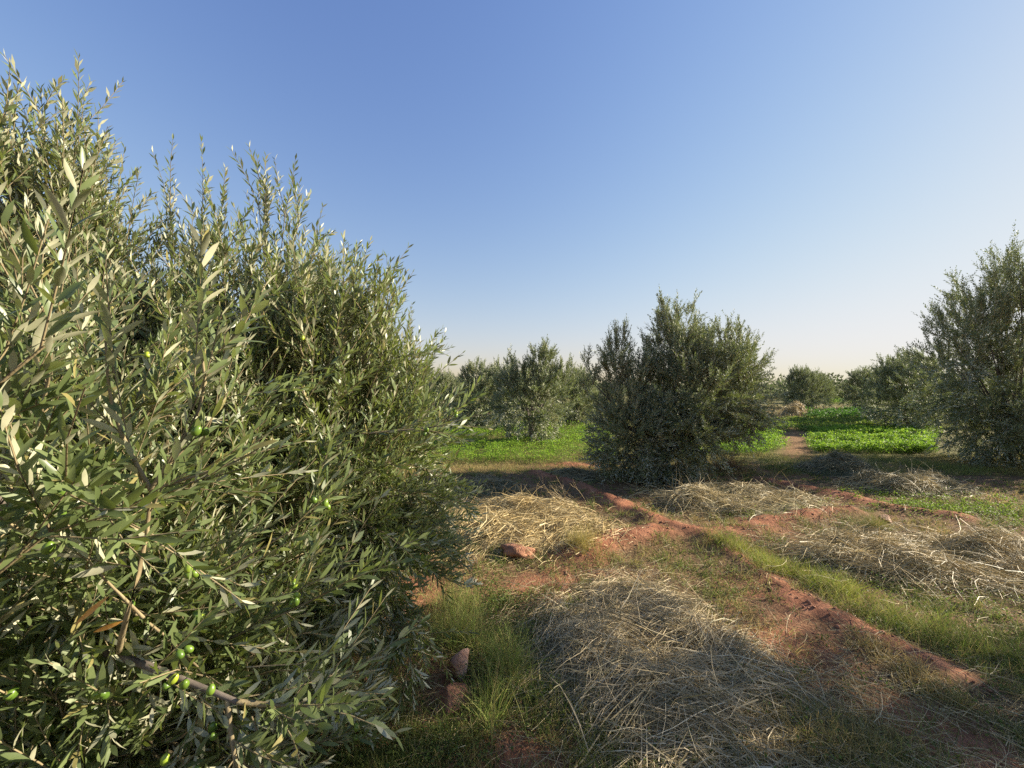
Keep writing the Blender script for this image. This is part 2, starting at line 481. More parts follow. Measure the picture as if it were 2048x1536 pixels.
def olive_tree(name, base, lobes, label, template, cat='tree', density=1.0, leaf_mat=None, twigs=True, group=None, seed=1, single=0, explicit=None, hero=None, trunk_r=0.08, **kw):
    """base: world foot; lobes in coordinates relative to the foot"""
    global rng
    rng = np.random.default_rng(seed)
    root = empty(name, base)
    tag(root, label, cat, group)
    TP, TR, LP, LR = limbs_for(np.zeros(3), lobes, 3, seed, trunk_r)
    V, Q = tubes(TP, TR, 10)
    tk = mesh_obj('trunk', make_mesh('trunk', V, [Q], M_bark, smooth=True), root)
    V, Q = tubes(LP, LR, 6)
    mesh_obj('limbs', make_mesh('limbs', V, [Q], M_bark, smooth=True), tk)
    BR, SH, LV = grow_crown(lobes, density, bases=explicit, hero=hero, **kw)
    P, A, Nn, L, W, tint = LV
    w = P + np.array(base)
    dist = np.linalg.norm(w - CAM, axis=1)
    ok = dist > 0.42
    P, A, Nn, L, W, tint, w, dist = [a[ok] for a in (P, A, Nn, L, W, tint, w, dist)]
    if single:
        px = w[:, 0] / np.maximum(w[:, 1], 1e-3); pz = (w[:, 2] - 1.6) / np.maximum(w[:, 1], 1e-3)
        vis = (w[:, 1] > 0.25) & (np.abs(px) < 1.28) & (np.abs(pz) < 0.95)
        score = np.where(vis, L / np.maximum(w[:, 1], 0.1), 0)
        pick = np.argsort(-score)[:single]
        meshes = []
        for i in range(4):
            tv = LEAF_A[0].copy()
            tv[:, 2] += (0.05 - 0.035 * i) * (tv[:, 1] ** 2) * (1 if i % 2 else -1)
            tv[:, 0] *= 0.104 * (0.9 + 0.09 * i)
            me = make_mesh('leaf', tv, LEAF_A[1], M_leaf_obj, smooth=True); meshes.append(me)
        for n, i in enumerate(pick):
            S = np.cross(A[i], Nn[i]); S /= np.linalg.norm(S); N2 = np.cross(S, A[i])
            m = Matrix(((S[0], A[i][0], N2[0], P[i][0]), (S[1], A[i][1], N2[1], P[i][1]), (S[2], A[i][2], N2[2], P[i][2]), (0, 0, 0, 1)))
            o = bpy.data.objects.new('leaf', meshes[n % 4]); link(o, root)
            o.matrix_local = m @ Matrix.Scale(float(L[i]), 4)
        rest = np.ones(len(P), bool); rest[pick] = False
        P, A, Nn, L, W, tint, w, dist = [a[rest] for a in (P, A, Nn, L, W, tint, w, dist)]
    if template == 'lod':
        Vs, Fs, Ts, off = [], [], [], 0
        drop = (dist > 2.9) & (w[:, 2] < 1.8) & (np.random.default_rng(1).random(len(dist)) < 0.5)
        for T, sel in ((LEAF_A, dist < 1.0), (LEAF_B, (dist >= 1.0) & (dist < 2.5)), (LEAF_C, (dist >= 2.5) & ~drop)):
            V, F, k = leaves_mesh(T, P[sel], A[sel], Nn[sel], L[sel], W[sel])
            Vs.append(V); Fs += [f + off for f in F]; Ts.append(np.repeat(tint[sel], k)); off += len(V)
        me = make_mesh('foliage', np.concatenate(Vs), Fs, leaf_mat or M_leaf, {'tint': np.concatenate(Ts)}, smooth=True)
    else:
        V, F, k = leaves_mesh(template, P, A, Nn, L, W)
        me = make_mesh('crown', V, F, leaf_mat or M_leaf_far, {'tint': np.repeat(tint, k)})
    tag(mesh_obj('crown', me, root), kind='stuff')
    if twigs:
        far = np.linalg.norm(BR[:, 0] + np.array(base) - CAM, axis=1)
        V1, Q1 = tubes(BR, np.linspace(0.0048, 0.0022, BR.shape[1])[None].repeat(len(BR), 0), 3)
        near_sh = np.linalg.norm(SH[:, 2] + np.array(base) - CAM, axis=1) < 2.6
        near_sh |= (np.linalg.norm(SH[:, 2] + np.array(base) - CAM, axis=1) < 3.6) & (SH[:, 2, 2] > 1.75)
        S2 = SH[near_sh][:, [0, 2, 4]] if near_sh.any() else SH[:1, [0, 2, 4]]
        V2, Q2 = tubes(S2, np.array([0.0020, 0.0015, 0.0010])[None].repeat(len(S2), 0), 3)
        tag(mesh_obj('twigs', make_mesh('twigs', np.concatenate([V1, V2]), [Q1, Q2 + len(V1)], M_twig), root), kind='stuff')
    return root, BR, SH

def rel(lobes, base):
    return [(tuple(np.array(c) - np.array(base)), r, n, u) for c, r, n, u in lobes]

def resample(pts, n=6):
    pts = np.array(pts, float)
    s = np.concatenate([[0], np.cumsum(np.linalg.norm(np.diff(pts, axis=0), axis=1))]); s /= s[-1]
    t = np.linspace(0, 1, n)
    return np.stack([np.interp(t, s, pts[:, i]) for i in range(3)], 1)[None]

# ---- the big near tree on the left
B0 = (-1.85, 2.05, 0.0)
near_lobes = rel([
    ((-1.80, 2.15, 1.00), (1.30, 1.20, 0.92), 620, 0.30),
    ((-1.50, 1.35, 0.88), (0.72, 0.60, 0.66), 190, 0.30),
    ((-1.34, 2.20, 1.70), (0.36, 0.40, 0.40), 56, 1.00),
    ((-2.20, 1.85, 1.92), (0.25, 0.34, 0.66), 110, 1.10),
    ((-1.05, 2.10, 1.55), (0.38, 0.45, 0.34), 76, 0.70),
    ((-0.86, 2.15, 1.05), (0.34, 0.45, 0.42), 90, 0.05),
    ((-0.85, 2.10, 0.70), (0.30, 0.40, 0.36), 56, -0.10),
    ((-1.40, 1.95, 0.42), (0.55, 0.55, 0.36), 80, -0.10),
    ((-1.10, 0.90, 1.25), (0.22, 0.25, 0.26), 26, 0.10),
    ((-1.18, 1.10, 0.50), (0.45, 0.38, 0.38), 90, 0.10),
], B0)
near_explicit = [resample(np.array(p) - np.array(B0)) for p in (
    [(-0.85, 0.86, 1.018), (-0.77, 0.79, 1.12), (-0.70, 0.76, 1.28), (-0.68, 0.75, 1.40)],
    [(-0.68, 0.75, 1.40), (-0.73, 0.75, 1.49), (-0.75, 0.74, 1.58), (-0.755, 0.74, 1.68)],
    [(-0.68, 0.75, 1.40), (-0.63, 0.76, 1.49), (-0.59, 0.77, 1.58), (-0.60, 0.77, 1.66)],
    [(-0.68, 0.75, 1.40), (-0.62, 0.78, 1.42), (-0.56, 0.80, 1.44), (-0.51, 0.80, 1.47)],
    [(-0.74, 0.80, 1.13), (-0.82, 0.78, 1.24), (-0.86, 0.77, 1.33)],
    [(-1.10, 0.95, 0.98), (-0.86, 0.86, 1.02), (-0.68, 0.84, 0.97), (-0.58, 0.84, 0.93)],
    [(-0.58, 0.84, 0.93), (-0.54, 0.85, 0.915), (-0.49, 0.86, 0.905), (-0.43, 0.87, 0.90)],
    [(-0.60, 0.84, 0.935), (-0.56, 0.80, 0.85), (-0.50, 0.78, 0.76), (-0.46, 0.77, 0.70)],
    [(-0.60, 1.60, 1.40), (-0.42, 1.56, 1.42), (-0.32, 1.54, 1.43), (-0.24, 1.52, 1.46)],
    [(-1.00, 0.64, 1.42), (-0.88, 0.62, 1.52), (-0.80, 0.62, 1.60), (-0.74, 0.63, 1.66)],
    [(-1.00, 0.70, 1.20), (-0.86, 0.66, 1.28), (-0.76, 0.66, 1.36)],
    [(-0.95, 0.95, 1.00), (-0.75, 0.98, 1.12), (-0.64, 1.00, 1.18), (-0.54, 1.02, 1.24)],
    [(-0.90, 1.05, 0.85), (-0.70, 1.05, 0.95), (-0.58, 1.06, 1.00), (-0.48, 1.07, 1.05)],
)]
# upright water shoots that make the feathered skyline: tip x, y, z and lean to the right
for tx, ty, tz, lean in ((-2.32, 1.85, 2.95, -0.05), (-2.17, 1.85, 3.00, 0.0), (-2.06, 1.90, 2.97, 0.1), (-1.98, 1.90, 2.72, 0.15), (-1.90, 2.0, 2.50, 0.2), (-1.93, 2.25, 2.80, 0.0), (-1.78, 2.30, 2.78, 0.05), (-1.66, 2.3, 2.78, 0.1),
                         (-1.44, 2.25, 2.70, -0.1), (-1.36, 2.20, 2.76, 0.0), (-1.27, 2.25, 2.68, 0.1), (-1.15, 2.20, 2.60, 0.25), (-1.08, 2.25, 2.48, 0.3), (-0.86, 2.15, 2.28, 0.6), (-0.78, 2.15, 2.24, 0.75), (-0.66, 2.10, 2.14, 0.9),
                         (-0.58, 2.15, 2.03, 0.9), (-0.60, 2.15, 1.82, 0.9), (-0.42, 2.10, 1.62, 1.4), (-0.36, 2.0, 1.48, 1.6)):
    d_ = np.array([lean, 0.0, 1.0]); d_ /= np.linalg.norm(d_)
    t_ = np.array([tx, ty, tz]) - 0.10 * d_
    near_explicit.append(resample(np.stack([t_ - 0.55 * d_ + np.array([0.02, 0, -0.03]), t_ - 0.3 * d_, t_]) - np.array(B0)))
# long orderly shoots on the side facing the viewer
hero = []
def hero_shoot(p0, p1, sag=0.02):
    t = np.linspace(0, 1, 5)[:, None]
    p = np.array(p0) * (1 - t) + np.array(p1) * t
    p[:, 2] -= sag * np.sin(np.pi * t[:, 0])
    hero.append(p - np.array(B0))
for p0, p1 in (((-0.71, 0.95, 1.05), (-0.36, 1.00, 1.17)), ((-0.79, 0.90, 1.11), (-0.46, 0.92, 1.27)), ((-0.60, 0.85, 0.925), (-0.28, 0.88, 0.905)), ((-0.71, 0.77, 1.37), (-0.46, 0.79, 1.52)),
               ((-0.60, 0.90, 0.96), (-0.37, 0.92, 1.00)), ((-0.68, 0.75, 1.36), (-0.61, 0.76, 1.56)), ((-0.61, 0.76, 1.55), (-0.56, 0.77, 1.74)), ((-0.61, 0.76, 1.56), (-0.605, 0.77, 1.76)), ((-0.605, 0.77, 1.72), (-0.60, 0.77, 1.90)), ((-0.70, 0.75, 1.42), (-0.74, 0.74, 1.63)), ((-0.74, 0.74, 1.62), (-0.755, 0.74, 1.84)), ((-0.66, 0.76, 1.44), (-0.52, 0.78, 1.64)), ((-0.73, 0.75, 1.50), (-0.86, 0.74, 1.68)), ((-0.57, 0.77, 1.66), (-0.48, 0.78, 1.80)),
               ((-0.82, 0.77, 1.26), (-0.92, 0.76, 1.35)), ((-0.72, 0.76, 1.25), (-0.90, 0.75, 1.33)), ((-0.93, 0.60, 1.15), (-0.73, 0.58, 1.36)), ((-0.90, 0.66, 1.45), (-0.74, 0.64, 1.66)),
               ((-0.55, 0.84, 0.90), (-0.44, 0.82, 0.72)), ((-0.58, 0.84, 0.92), (-0.53, 0.82, 0.70)), ((-0.52, 1.10, 1.10), (-0.26, 1.14, 1.16)), ((-0.52, 1.45, 1.42), (-0.10, 1.50, 1.49))):
    hero_shoot(p0, p1)
hr = np.random.default_rng(8)
for i in range(130):
    sx, sz = hr.uniform(-1.28, -0.30), hr.uniform(-0.92, 0.28)
    dep = 1.0 + 0.45 * (sx + 1.28) + hr.uniform(0.0, 0.32)
    if sz < -0.35: sx = min(sx, -0.42)
    c0 = np.array([sx * dep, dep, 1.6 + sz * dep])
    an = R(hr.uniform(5, 60)); ln = hr.uniform(0.18, 0.36)
    d_ = np.array([math.cos(an) * 0.95, hr.normal() * 0.2, math.sin(an)])
    hero_shoot(c0 - d_ * ln, c0, hr.uniform(-0.02, 0.03))
hero = np.stack(hero)
near_tree, near_BR, near_SH = olive_tree('olive_tree', B0, near_lobes, 'large olive tree filling the left side, long silvery leaves, green olives and upright sunlit shoots', 'lod',
    seed=5, single=300, explicit=near_explicit[5:], hero=hero, shoots=10, branch_len=(0.20, 0.44), shoot_len=(0.14, 0.30), leaf_len=0.057, leaf_w=0.0058, trunk_r=0.10)

# the thick forked branch low in front is bark, and so are the hero stems
for p, r0 in zip(near_explicit[:8], (0.006, 0.004, 0.0045, 0.003, 0.003, 0.011, 0.0055, 0.005)):
    V, Q = tubes(p, np.linspace(r0, r0 * 0.45, p.shape[1])[None], 8)
    mesh_obj('branch', make_mesh('branch', V, [Q], M_twig if r0 < 0.008 else M_bark, smooth=True), near_tree)

# green olives on the near tree
m, nt, out = mat('green_olive')
oi = node(nt, 'ShaderNodeObjectInfo')
c = ramp(nt, oi.outputs['Random'], [(0.0, (0.07, 0.13, 0.018)), (0.7, (0.14, 0.22, 0.025)), (1.0, (0.34, 0.42, 0.04))])
tc = node(nt, 'ShaderNodeTexCoord'); nz = node(nt, 'ShaderNodeTexNoise', Scale=6.0, Detail=4.0); nt.links.new(tc.outputs['Object'], nz.inputs['Vector'])
hs = node(nt, 'ShaderNodeHueSaturation'); nt.links.new(c, hs.inputs['Color'])
mr = node(nt, 'ShaderNodeMapRange'); mr.inputs[3].default_value = 0.8; mr.inputs[4].default_value = 1.2; nt.links.new(nz.outputs[0], mr.inputs[0]); nt.links.new(mr.outputs[0], hs.inputs['Value'])
bs = node(nt, 'ShaderNodeBsdfPrincipled', Roughness=0.35); nt.links.new(hs.outputs[0], bs.inputs['Base Color'])
bs.inputs['Subsurface Weight'].default_value = 0.0
nt.links.new(bs.outputs[0], out.inputs[0])
M_olive = m
bm = bmesh.new(); bmesh.ops.create_uvsphere(bm, u_segments=14, v_segments=9, radius=1.0)
for v in bm.verts:
    z = v.co.z
    v.co.x *= 0.0078 * (1 - 0.12 * z); v.co.y *= 0.0078 * (1 - 0.12 * z); v.co.z = z * 0.0108 + (0.0012 if z < -0.98 else 0)
olive_me = bpy.data.meshes.new('olive'); bm.to_mesh(olive_me); bm.free(); olive_me.materials.append(M_olive)
olive_me.polygons.foreach_set('use_smooth', np.ones(len(olive_me.polygons), bool))
rng = np.random.default_rng(3)
SHw = near_SH + np.array(B0)
px = SHw[:, 2, 0] / np.maximum(SHw[:, 2, 1], .1); pz = (SHw[:, 2, 2] - 1.6) / np.maximum(SHw[:, 2, 1], .1)
dist = np.linalg.norm(SHw[:, 2] - CAM, axis=1)
cand = np.where((np.abs(px) < 1.25) & (pz < 0.15) & (pz > -0.95) & (SHw[:, 2, 1] > 0.5) & (dist < 2.1))[0]
# prefer the front shell: shoots nearest the camera along their line of sight
cell = np.round(px[cand] * 9).astype(int) * 1000 + np.round(pz[cand] * 9).astype(int)
front = [g[np.argmin(dist[g])] for g in (cand[cell == c_] for c_ in np.unique(cell))]
front = rng.permutation(front)[:24]
spots = [SHw[i, 2] for i in front] + [np.array(p) for p in ((-0.60, 0.80, 1.02), (-0.63, 0.80, 0.86), (-0.69, 0.79, 0.84), (-0.56, 0.80, 0.83))]
for s in spots:
    for j in range(rng.integers(1, 4)):
        o = bpy.data.objects.new('olive', olive_me); link(o, near_tree)
        o.location = Vector(s - np.array(B0)) + Vector((rng.normal() * 0.011, rng.normal() * 0.009 - 0.012, -0.014 + rng.normal() * 0.010))
        o.rotation_euler = (rng.normal() * 0.4, rng.normal() * 0.4, rng.random() * 6)
        k = rng.uniform(0.8, 1.1); o.scale = (k, k, k)

# two withered orange leaves near the thick low branch
m, nt, out = mat('withered_leaf')
tc = node(nt, 'ShaderNodeTexCoord'); nz = node(nt, 'ShaderNodeTexNoise', Scale=9.0); nt.links.new(tc.outputs['Object'], nz.inputs['Vector'])
bs = node(nt, 'ShaderNodeBsdfPrincipled', Roughness=0.5); nt.links.new(ramp(nt, nz.outputs[0], [(0.3, (0.50, 0.20, 0.03)), (0.7, (0.68, 0.36, 0.06))]), bs.inputs['Base Color']); nt.links.new(bs.outputs[0], out.inputs[0])
tv = LEAF_A[0].copy(); tv[:, 0] *= 0.085
wme = make_mesh('withered_leaf', tv, LEAF_A[1], m, smooth=True)
for loc, rot, k in (((-0.725, 0.66, 1.20), (1.2, -0.75, 0.0), 0.055), ((-0.70, 0.665, 1.185), (1.4, -1.25, 0.2), 0.045)):
    o = bpy.data.objects.new('leaf', wme); link(o, near_tree)
    o.location = Vector(loc) - Vector(B0); o.rotation_euler = (R(90), 0, 0)
    o.matrix_local = Matrix.Translation(Vector(loc) - Vector(B0)) @ Matrix.Rotation(-rot[1], 4, 'Y') @ Matrix.Rotation(rot[0], 4, 'X') @ Matrix.Scale(k, 4)
    o['label'] = 'withered orange leaf'

# ---- the middle tree
B1 = (2.7, 7.0, 0.0)
mid_lobes = rel([
    ((3.25, 6.95, 1.45), (0.92, 0.92, 0.85), 380, 0.30),
    ((2.85, 6.95, 2.20), (0.34, 0.40, 0.62), 76, 1.1),
    ((3.65, 6.95, 2.00), (0.55, 0.50, 0.42), 70, 0.8),
    ((1.90, 6.80, 0.85), (0.44, 0.52, 0.70), 140, 0.40),
    ((1.76, 6.80, 1.80), (0.16, 0.20, 0.50), 30, 1.3),
    ((2.15, 6.85, 1.70), (0.16, 0.20, 0.42), 24, 1.3),
    ((1.36, 6.80, 1.50), (0.05, 0.08, 0.42), 7, 1.6),
    ((2.50, 6.60, 0.50), (0.42, 0.40, 0.42), 50, 0.0),
    ((3.85, 6.90, 1.20), (0.45, 0.55, 0.45), 80, 0.2),
    ((2.85, 6.55, 0.75), (0.60, 0.45, 0.55), 110, 0.1),
    ((1.90, 6.50, 0.55), (0.36, 0.36, 0.42), 60, 0.0),
], B1)
olive_tree('olive_tree', B1, mid_lobes, 'broad twin-lobed olive tree standing alone in the middle, dark grey-green with a tall central spire', LEAF_C,
    seed=21, shoots=10, pairs=9, leaf_len=0.057, leaf_w=0.0080, shoot_len=(0.12, 0.28), branch_len=(0.22, 0.42))

# ---- the big tree at the right edge
B2 = (10.1, 8.1, 0.0)
right_lobes = rel([
    ((10.3, 8.10, 1.45), (1.65, 1.5, 1.35), 400, 0.25),
    ((10.4, 8.10, 2.90), (1.15, 1.1, 1.00), 200, 0.8),
    ((8.85, 7.90, 2.00), (0.40, 0.5, 0.28), 36, 0.25),
    ((9.30, 8.00, 2.55), (0.55, 0.6, 0.50), 60, 0.7),
    ((9.95, 7.60, 3.50), (0.40, 0.45, 0.50), 34, 1.0),
    ((9.50, 7.70, 0.60), (0.55, 0.60, 0.48), 90, 0.0),
    ((10.1, 7.10, 0.75), (0.90, 0.60, 0.60), 120, 0.0),
    ((9.65, 8.00, 1.40), (0.60, 0.70, 0.60), 80, 0.2),
], B2)
olive_tree('olive_tree', B2, right_lobes, 'tall dark backlit olive tree cut off by the right edge of the picture', LEAF_C,
    seed=33, shoots=9, pairs=9, leaf_len=0.062, leaf_w=0.0090, branch_len=(0.3, 0.6))

# ---- the tree just outside the right edge whose shade lies over the foreground
B3 = (7.6, 2.8, 0.0)
shade_lobes = [((0, -0.25, 2.4), (1.1, 0.60, 0.6), 140, 0.3), ((0, -0.9, 1.5), (1.35, 1.25, 1.35), 420, 0.3), ((0.1, 0.35, 3.45), (1.15, 1.2, 0.85), 300, 0.7), ((0.1, -1.0, 3.2), (1.0, 0.9, 0.9), 150, 0.8), ((0.1, -2.3, 1.9), (1.1, 0.9, 1.2), 200, 0.4)]
olive_tree('olive_tree', B3, shade_lobes, 'olive tree just past the right border that shades the hay in the foreground', LEAF_C,
    seed=44, shoots=6, pairs=8, leaf_len=0.07, leaf_w=0.010, twigs=False)

# ---- the trees behind
def back_tree(base, lobes, label, seed, n_leaf=1.0, **kw):
    return olive_tree('olive_tree', base, lobes, label, LEAF_C, seed=seed, density=n_leaf, twigs=False, shoots=9, pairs=8, group='olive trees farther back in the orchard', **kw)
far_kw = dict(leaf_len=0.078, leaf_w=0.012, shoot_len=(0.14, 0.30), branch_len=(0.25, 0.5), trunk_r=0.07)
back_tree((0.55, 10.9, 0), [((0, 0, 1.05), (0.95, 0.9, 0.92), 190, 0.3), ((0.25, 0, 1.95), (0.32, 0.35, 0.55), 40, 1.1), ((-0.35, 0, 1.65), (0.4, 0.4, 0.45), 30, 0.9), ((0.75, 0.1, 1.5), (0.4, 0.4, 0.45), 30, 0.9)],
          'pointed olive tree rising from bright clover left of the middle tree', 51, **far_kw)
genA, _, _ = back_tree((-0.85, 14.2, 0), [((0, 0, 0.95), (1.25, 1.1, 0.85), 240, 0.3), ((-0.4, 0, 1.65), (0.45, 0.5, 0.42), 44, 1.0), ((0.45, 0, 1.6), (0.45, 0.5, 0.45), 44, 1.0), ((0, -0.3, 0.45), (1.0, 0.8, 0.4), 70, 0.0)],
          'twin-topped olive tree directly behind the left side of the pointed one', 52, **far_kw)
genB, _, _ = back_tree((13.7, 13.9, 0), [((0, 0, 1.05), (1.15, 1.1, 0.98), 240, 0.4), ((0, -0.3, 0.45), (1.0, 0.8, 0.4), 70, 0.0), ((0.3, 0, 2.0), (0.6, 0.6, 0.42), 50, 1.0), ((-0.45, 0, 1.8), (0.4, 0.5, 0.45), 36, 1.0)],
          'bushy dark olive tree partly behind the big right-edge tree', 53, **far_kw)
def copy_tree(src, loc, rz, s, label):
    r = src.copy(); COL.objects.link(r)
    r.location = loc; r.rotation_euler = (0, 0, rz); r.scale = (s, s, s)
    r['label'] = label
    for ch in src.children:
        c_ = ch.copy(); COL.objects.link(c_); c_.parent = r
        for g_ in ch.children:
            d_ = g_.copy(); COL.objects.link(d_); d_.parent = c_
    return r
for src, loc, rz, s, label in (
    (genA, (-2.6, 15.6, 0), 1.3, 0.86, 'pale olive tree whose top shows just right of the near tree at the skyline'),
    (genB, (2.6, 15.8, 0), 2.1, 0.84, 'olive tree half hidden behind the left lobe of the middle tree'),
    (genA, (19.4, 26.6, 0), 0.4, 1.12, 'greyish olive tree just right of the middle tree behind the straw heap'),
    (genB, (22.3, 25.2, 0), 3.6, 0.95, 'smaller olive tree left of the bushy dark one on the far side of the clover'),
    (genB, (16.6, 16.8, 0), 5.0, 1.05, 'olive tree behind the gap between the right-edge tree and the bushy dark one'),
    (genA, (25.5, 33.0, 0), 4.2, 1.0, 'distant olive tree at the left end of the far green strip'),
    (genA, (0.9, 19.5, 0), 2.9, 0.84, 'olive tree glimpsed behind the pointed one at the back left'),
    (genB, (-4.6, 18.5, 0), 0.9, 0.9, 'leftmost olive tree at the back seen beside the near tree'),
):
    copy_tree(src, loc, rz, s, label)

# far-off scrub that closes the horizon
rng = np.random.default_rng(77)
Bt = Batch()
n = 420
ang = rng.uniform(-1.05, 1.2, n); dd = rng.uniform(46, 85, n)
cx, cy = np.sin(ang) * dd, np.cos(ang) * dd
rr = rng.uniform(1.1, 2.2, n); hh = rng.uniform(1.5, 2.5, n) * (0.75 + 0.5 * vnoise(cx, cy, 14.0, 2))
k = 190
u = unit(rng.normal(size=(n, k, 3))); u[..., 2] = np.abs(u[..., 2])
P = np.stack([cx, cy, np.zeros(n)], 1)[:, None] + u * np.stack([rr, rr, hh], 1)[:, None] * (rng.random((n, k, 1)) ** 0.3)
P = P.reshape(-1, 3)
A = unit(u.reshape(-1, 3) * 0.6 + rng.normal(size=P.shape) * 0.5 + np.array([0, 0, 0.4]))
Nn = unit(rng.normal(size=P.shape) + u.reshape(-1, 3))
Ls = rng.uniform(0.20, 0.42, len(P))
V, F, kk = leaves_mesh(LEAF_C, P, A, Nn, Ls, Ls * 0.32)
base_c = np.repeat(np.where(rng.random((n, 1)) < 0.4, np.array([[0.055, 0.085, 0.025]]), np.array([[0.085, 0.10, 0.05]])), k, 0) * rng.uniform(0.7, 1.3, (len(P), 1))
Bt.add(V, F, np.repeat(base_c, kk, 0))
tag(mesh_obj('distant_scrub', Bt.mesh('distant_scrub', M_herb)), 'low band of distant trees and scrub along the horizon', 'scrub', kind='stuff')

# ------------------------------------------------------------------ clover plots
def herb_plot(name, label, sampler, n, height, seed, leaf=0.022, cols=((0.19, 0.33, 0.03), (0.29, 0.42, 0.04), (0.10, 0.20, 0.024))):
    global rng
    rng = np.random.default_rng(seed)
    x, y = sampler(n)
    clump = fbm(x, y, 0.35, seed)
    keep = rng.random(len(x)) < np.clip((clump - 0.28) * 4.0, 0.12, 1)
    x, y, clump = x[keep], y[keep], clump[keep]
    g = ground_h(x, y)
    z = g + height * (0.35 + 1.1 * np.clip(clump - 0.25, 0, 1)) * rng.random(len(x)) ** 0.45
    P = np.stack([x, y, z], 1)
    A = unit(rng.normal(size=P.shape) * np.array([1, 1, 0.45]) + np.array([0, 0, 0.35]))
    Nn = unit(rng.normal(size=P.shape) * 0.55 + np.array([0, 0, 1.0]))
    s = leaf * rng.uniform(0.7, 1.4, len(x)) * np.clip(np.hypot(x, y) / 9.0, 1, 4)
    V, F, k = leaves_mesh(LEAF_C, P, A, Nn, s, s * 0.42)
    c = np.array(cols)[rng.choice(3, len(x), p=[0.5, 0.3, 0.2])] * rng.uniform(0.75, 1.25, (len(x), 1))
    Bt = Batch(); Bt.add(V, F, np.repeat(c, k, 0))
    # stalks
    m_ = rng.random(len(x)) < 0.12
    b0 = np.stack([x[m_], y[m_], g[m_]], 1)
    L = (z - g)[m_]
    V, Q, C = ribbons(b0, np.array([0, 0, 1.0]) + rng.normal(size=b0.shape) * 0.15, L, np.full(len(L), 0.002) * np.clip(b0[:, 1] / 6, 1, 4), np.zeros_like(b0), 2, 0.05, np.tile(np.array([[0.12, 0.19, 0.03]]), (len(L), 1)))
    Bt.add(V, Q, C)
    o = mesh_obj(name, Bt.mesh(name, M_herb)); tag(o, label, 'clover', kind='stuff')
    return o
def radial(d0, d1, a0, a1, pw=-1.0):
    """sampler over a wedge of field, slopes a0..a1 (x/y), denser towards the viewer"""
    def f(n):
        t = rng.random(n)
        y = 1.0 / (1 / d0 + (1 / d1 - 1 / d0) * t)
        x = y * rng.uniform(a0, a1, n)
        w = 0.35 * y / 9
        x = x + w * 2 * (fbm(x, y, 0.7, 2) - 0.5) + rng.normal(size=n) * 0.06
        return x, y + 0.5 * (fbm(x, y, 0.6, 3) - 0.5) + rng.normal(size=n) * 0.05
    return f
herb_plot('clover_plot', 'bright green clover plot behind the near tree, left of the middle tree', radial(8.0, 15.0, -0.34, 0.26), 64000, 0.28, 61)
herb_plot('clover_plot', 'small bright clover plot between the middle tree and the bare path', radial(8.9, 12.6, 0.42, 0.672), 30000, 0.27, 62)
herb_plot('clover_plot', 'wide bright clover plot right of the bare path, reaching the right-edge tree', radial(9.2, 13.6, 0.75, 1.06), 48000, 0.27, 63)
herb_plot('clover_plot', 'darker clover patch beside the far straw heap', radial(17.5, 22.0, 0.74, 0.92), 14000, 0.4, 64, cols=((0.06, 0.14, 0.02), (0.09, 0.19, 0.025), (0.04, 0.09, 0.02)))
herb_plot('clover_plot', 'thin green strip in front of the distant scrub', radial(32.0, 44.0, 0.70, 0.90), 9000, 0.35, 65, cols=((0.13, 0.21, 0.04), (0.17, 0.24, 0.05), (0.09, 0.15, 0.03)))
herb_plot('clover_plot', 'sparse yellowish clover crossed by tree shade behind the bright plots', radial(13.4, 17.5, 0.50, 1.0), 24000, 0.24, 66, cols=((0.18, 0.27, 0.035), (0.24, 0.30, 0.05), (0.12, 0.19, 0.03)))

# ------------------------------------------------------------------ grass
HEAPS = [  # centre, radii, height, main straw direction (degrees), strands, palette, label
    ((0.80, 2.38), (0.70, 0.82), 0.13, 20, 17000, 'grey', 'large heap of grey-tan cut hay lying in the shaded foreground'),
    ((0.10, 4.55), (1.00, 0.85), 0.17, 28, 10000, 'gold', 'golden flattened straw in full sun beside the near tree'),
    ((2.95, 5.40), (1.10, 0.62), 0.20, 10, 8000, 'pale', 'pale hay heap between the two red soil ridges, in front of the middle tree'),
    ((3.75, 3.62), (1.25, 0.62), 0.24, 165, 12000, 'tan', 'long windrow of tan hay at the right, beside the green grass strip'),
    ((6.10, 6.15), (0.85, 0.55), 0.20, 0, 5000, 'pale', 'straw heap in sun at the right behind the far soil ridge'),
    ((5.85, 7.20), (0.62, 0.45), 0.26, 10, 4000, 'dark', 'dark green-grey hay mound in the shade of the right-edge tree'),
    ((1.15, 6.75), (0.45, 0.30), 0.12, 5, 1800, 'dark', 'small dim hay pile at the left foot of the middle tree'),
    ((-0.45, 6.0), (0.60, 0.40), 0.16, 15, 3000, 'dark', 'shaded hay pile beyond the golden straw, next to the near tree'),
    ((14.3, 20.0), (0.85, 0.7), 0.55, 10, 2600, 'gold', 'distant rounded straw heap beyond the clover, right of the middle tree'),
]
PAL = {'grey': ((0.58, 0.46, 0.27), (0.44, 0.35, 0.19), (0.25, 0.22, 0.115), (0.70, 0.58, 0.36)),  # grey hay colours brightened to stand in for fill light in the shade
       'gold': ((0.58, 0.44, 0.21), (0.47, 0.35, 0.155), (0.66, 0.54, 0.29), (0.28, 0.22, 0.09)),
       'pale': ((0.54, 0.43, 0.22), (0.41, 0.33, 0.165), (0.64, 0.53, 0.31), (0.23, 0.20, 0.09)),
       'tan': ((0.52, 0.40, 0.20), (0.39, 0.30, 0.145), (0.62, 0.50, 0.28), (0.20, 0.18, 0.08)),
       'dark': ((0.30, 0.26, 0.15), (0.21, 0.20, 0.11), (0.38, 0.32, 0.18), (0.13, 0.14, 0.07))}
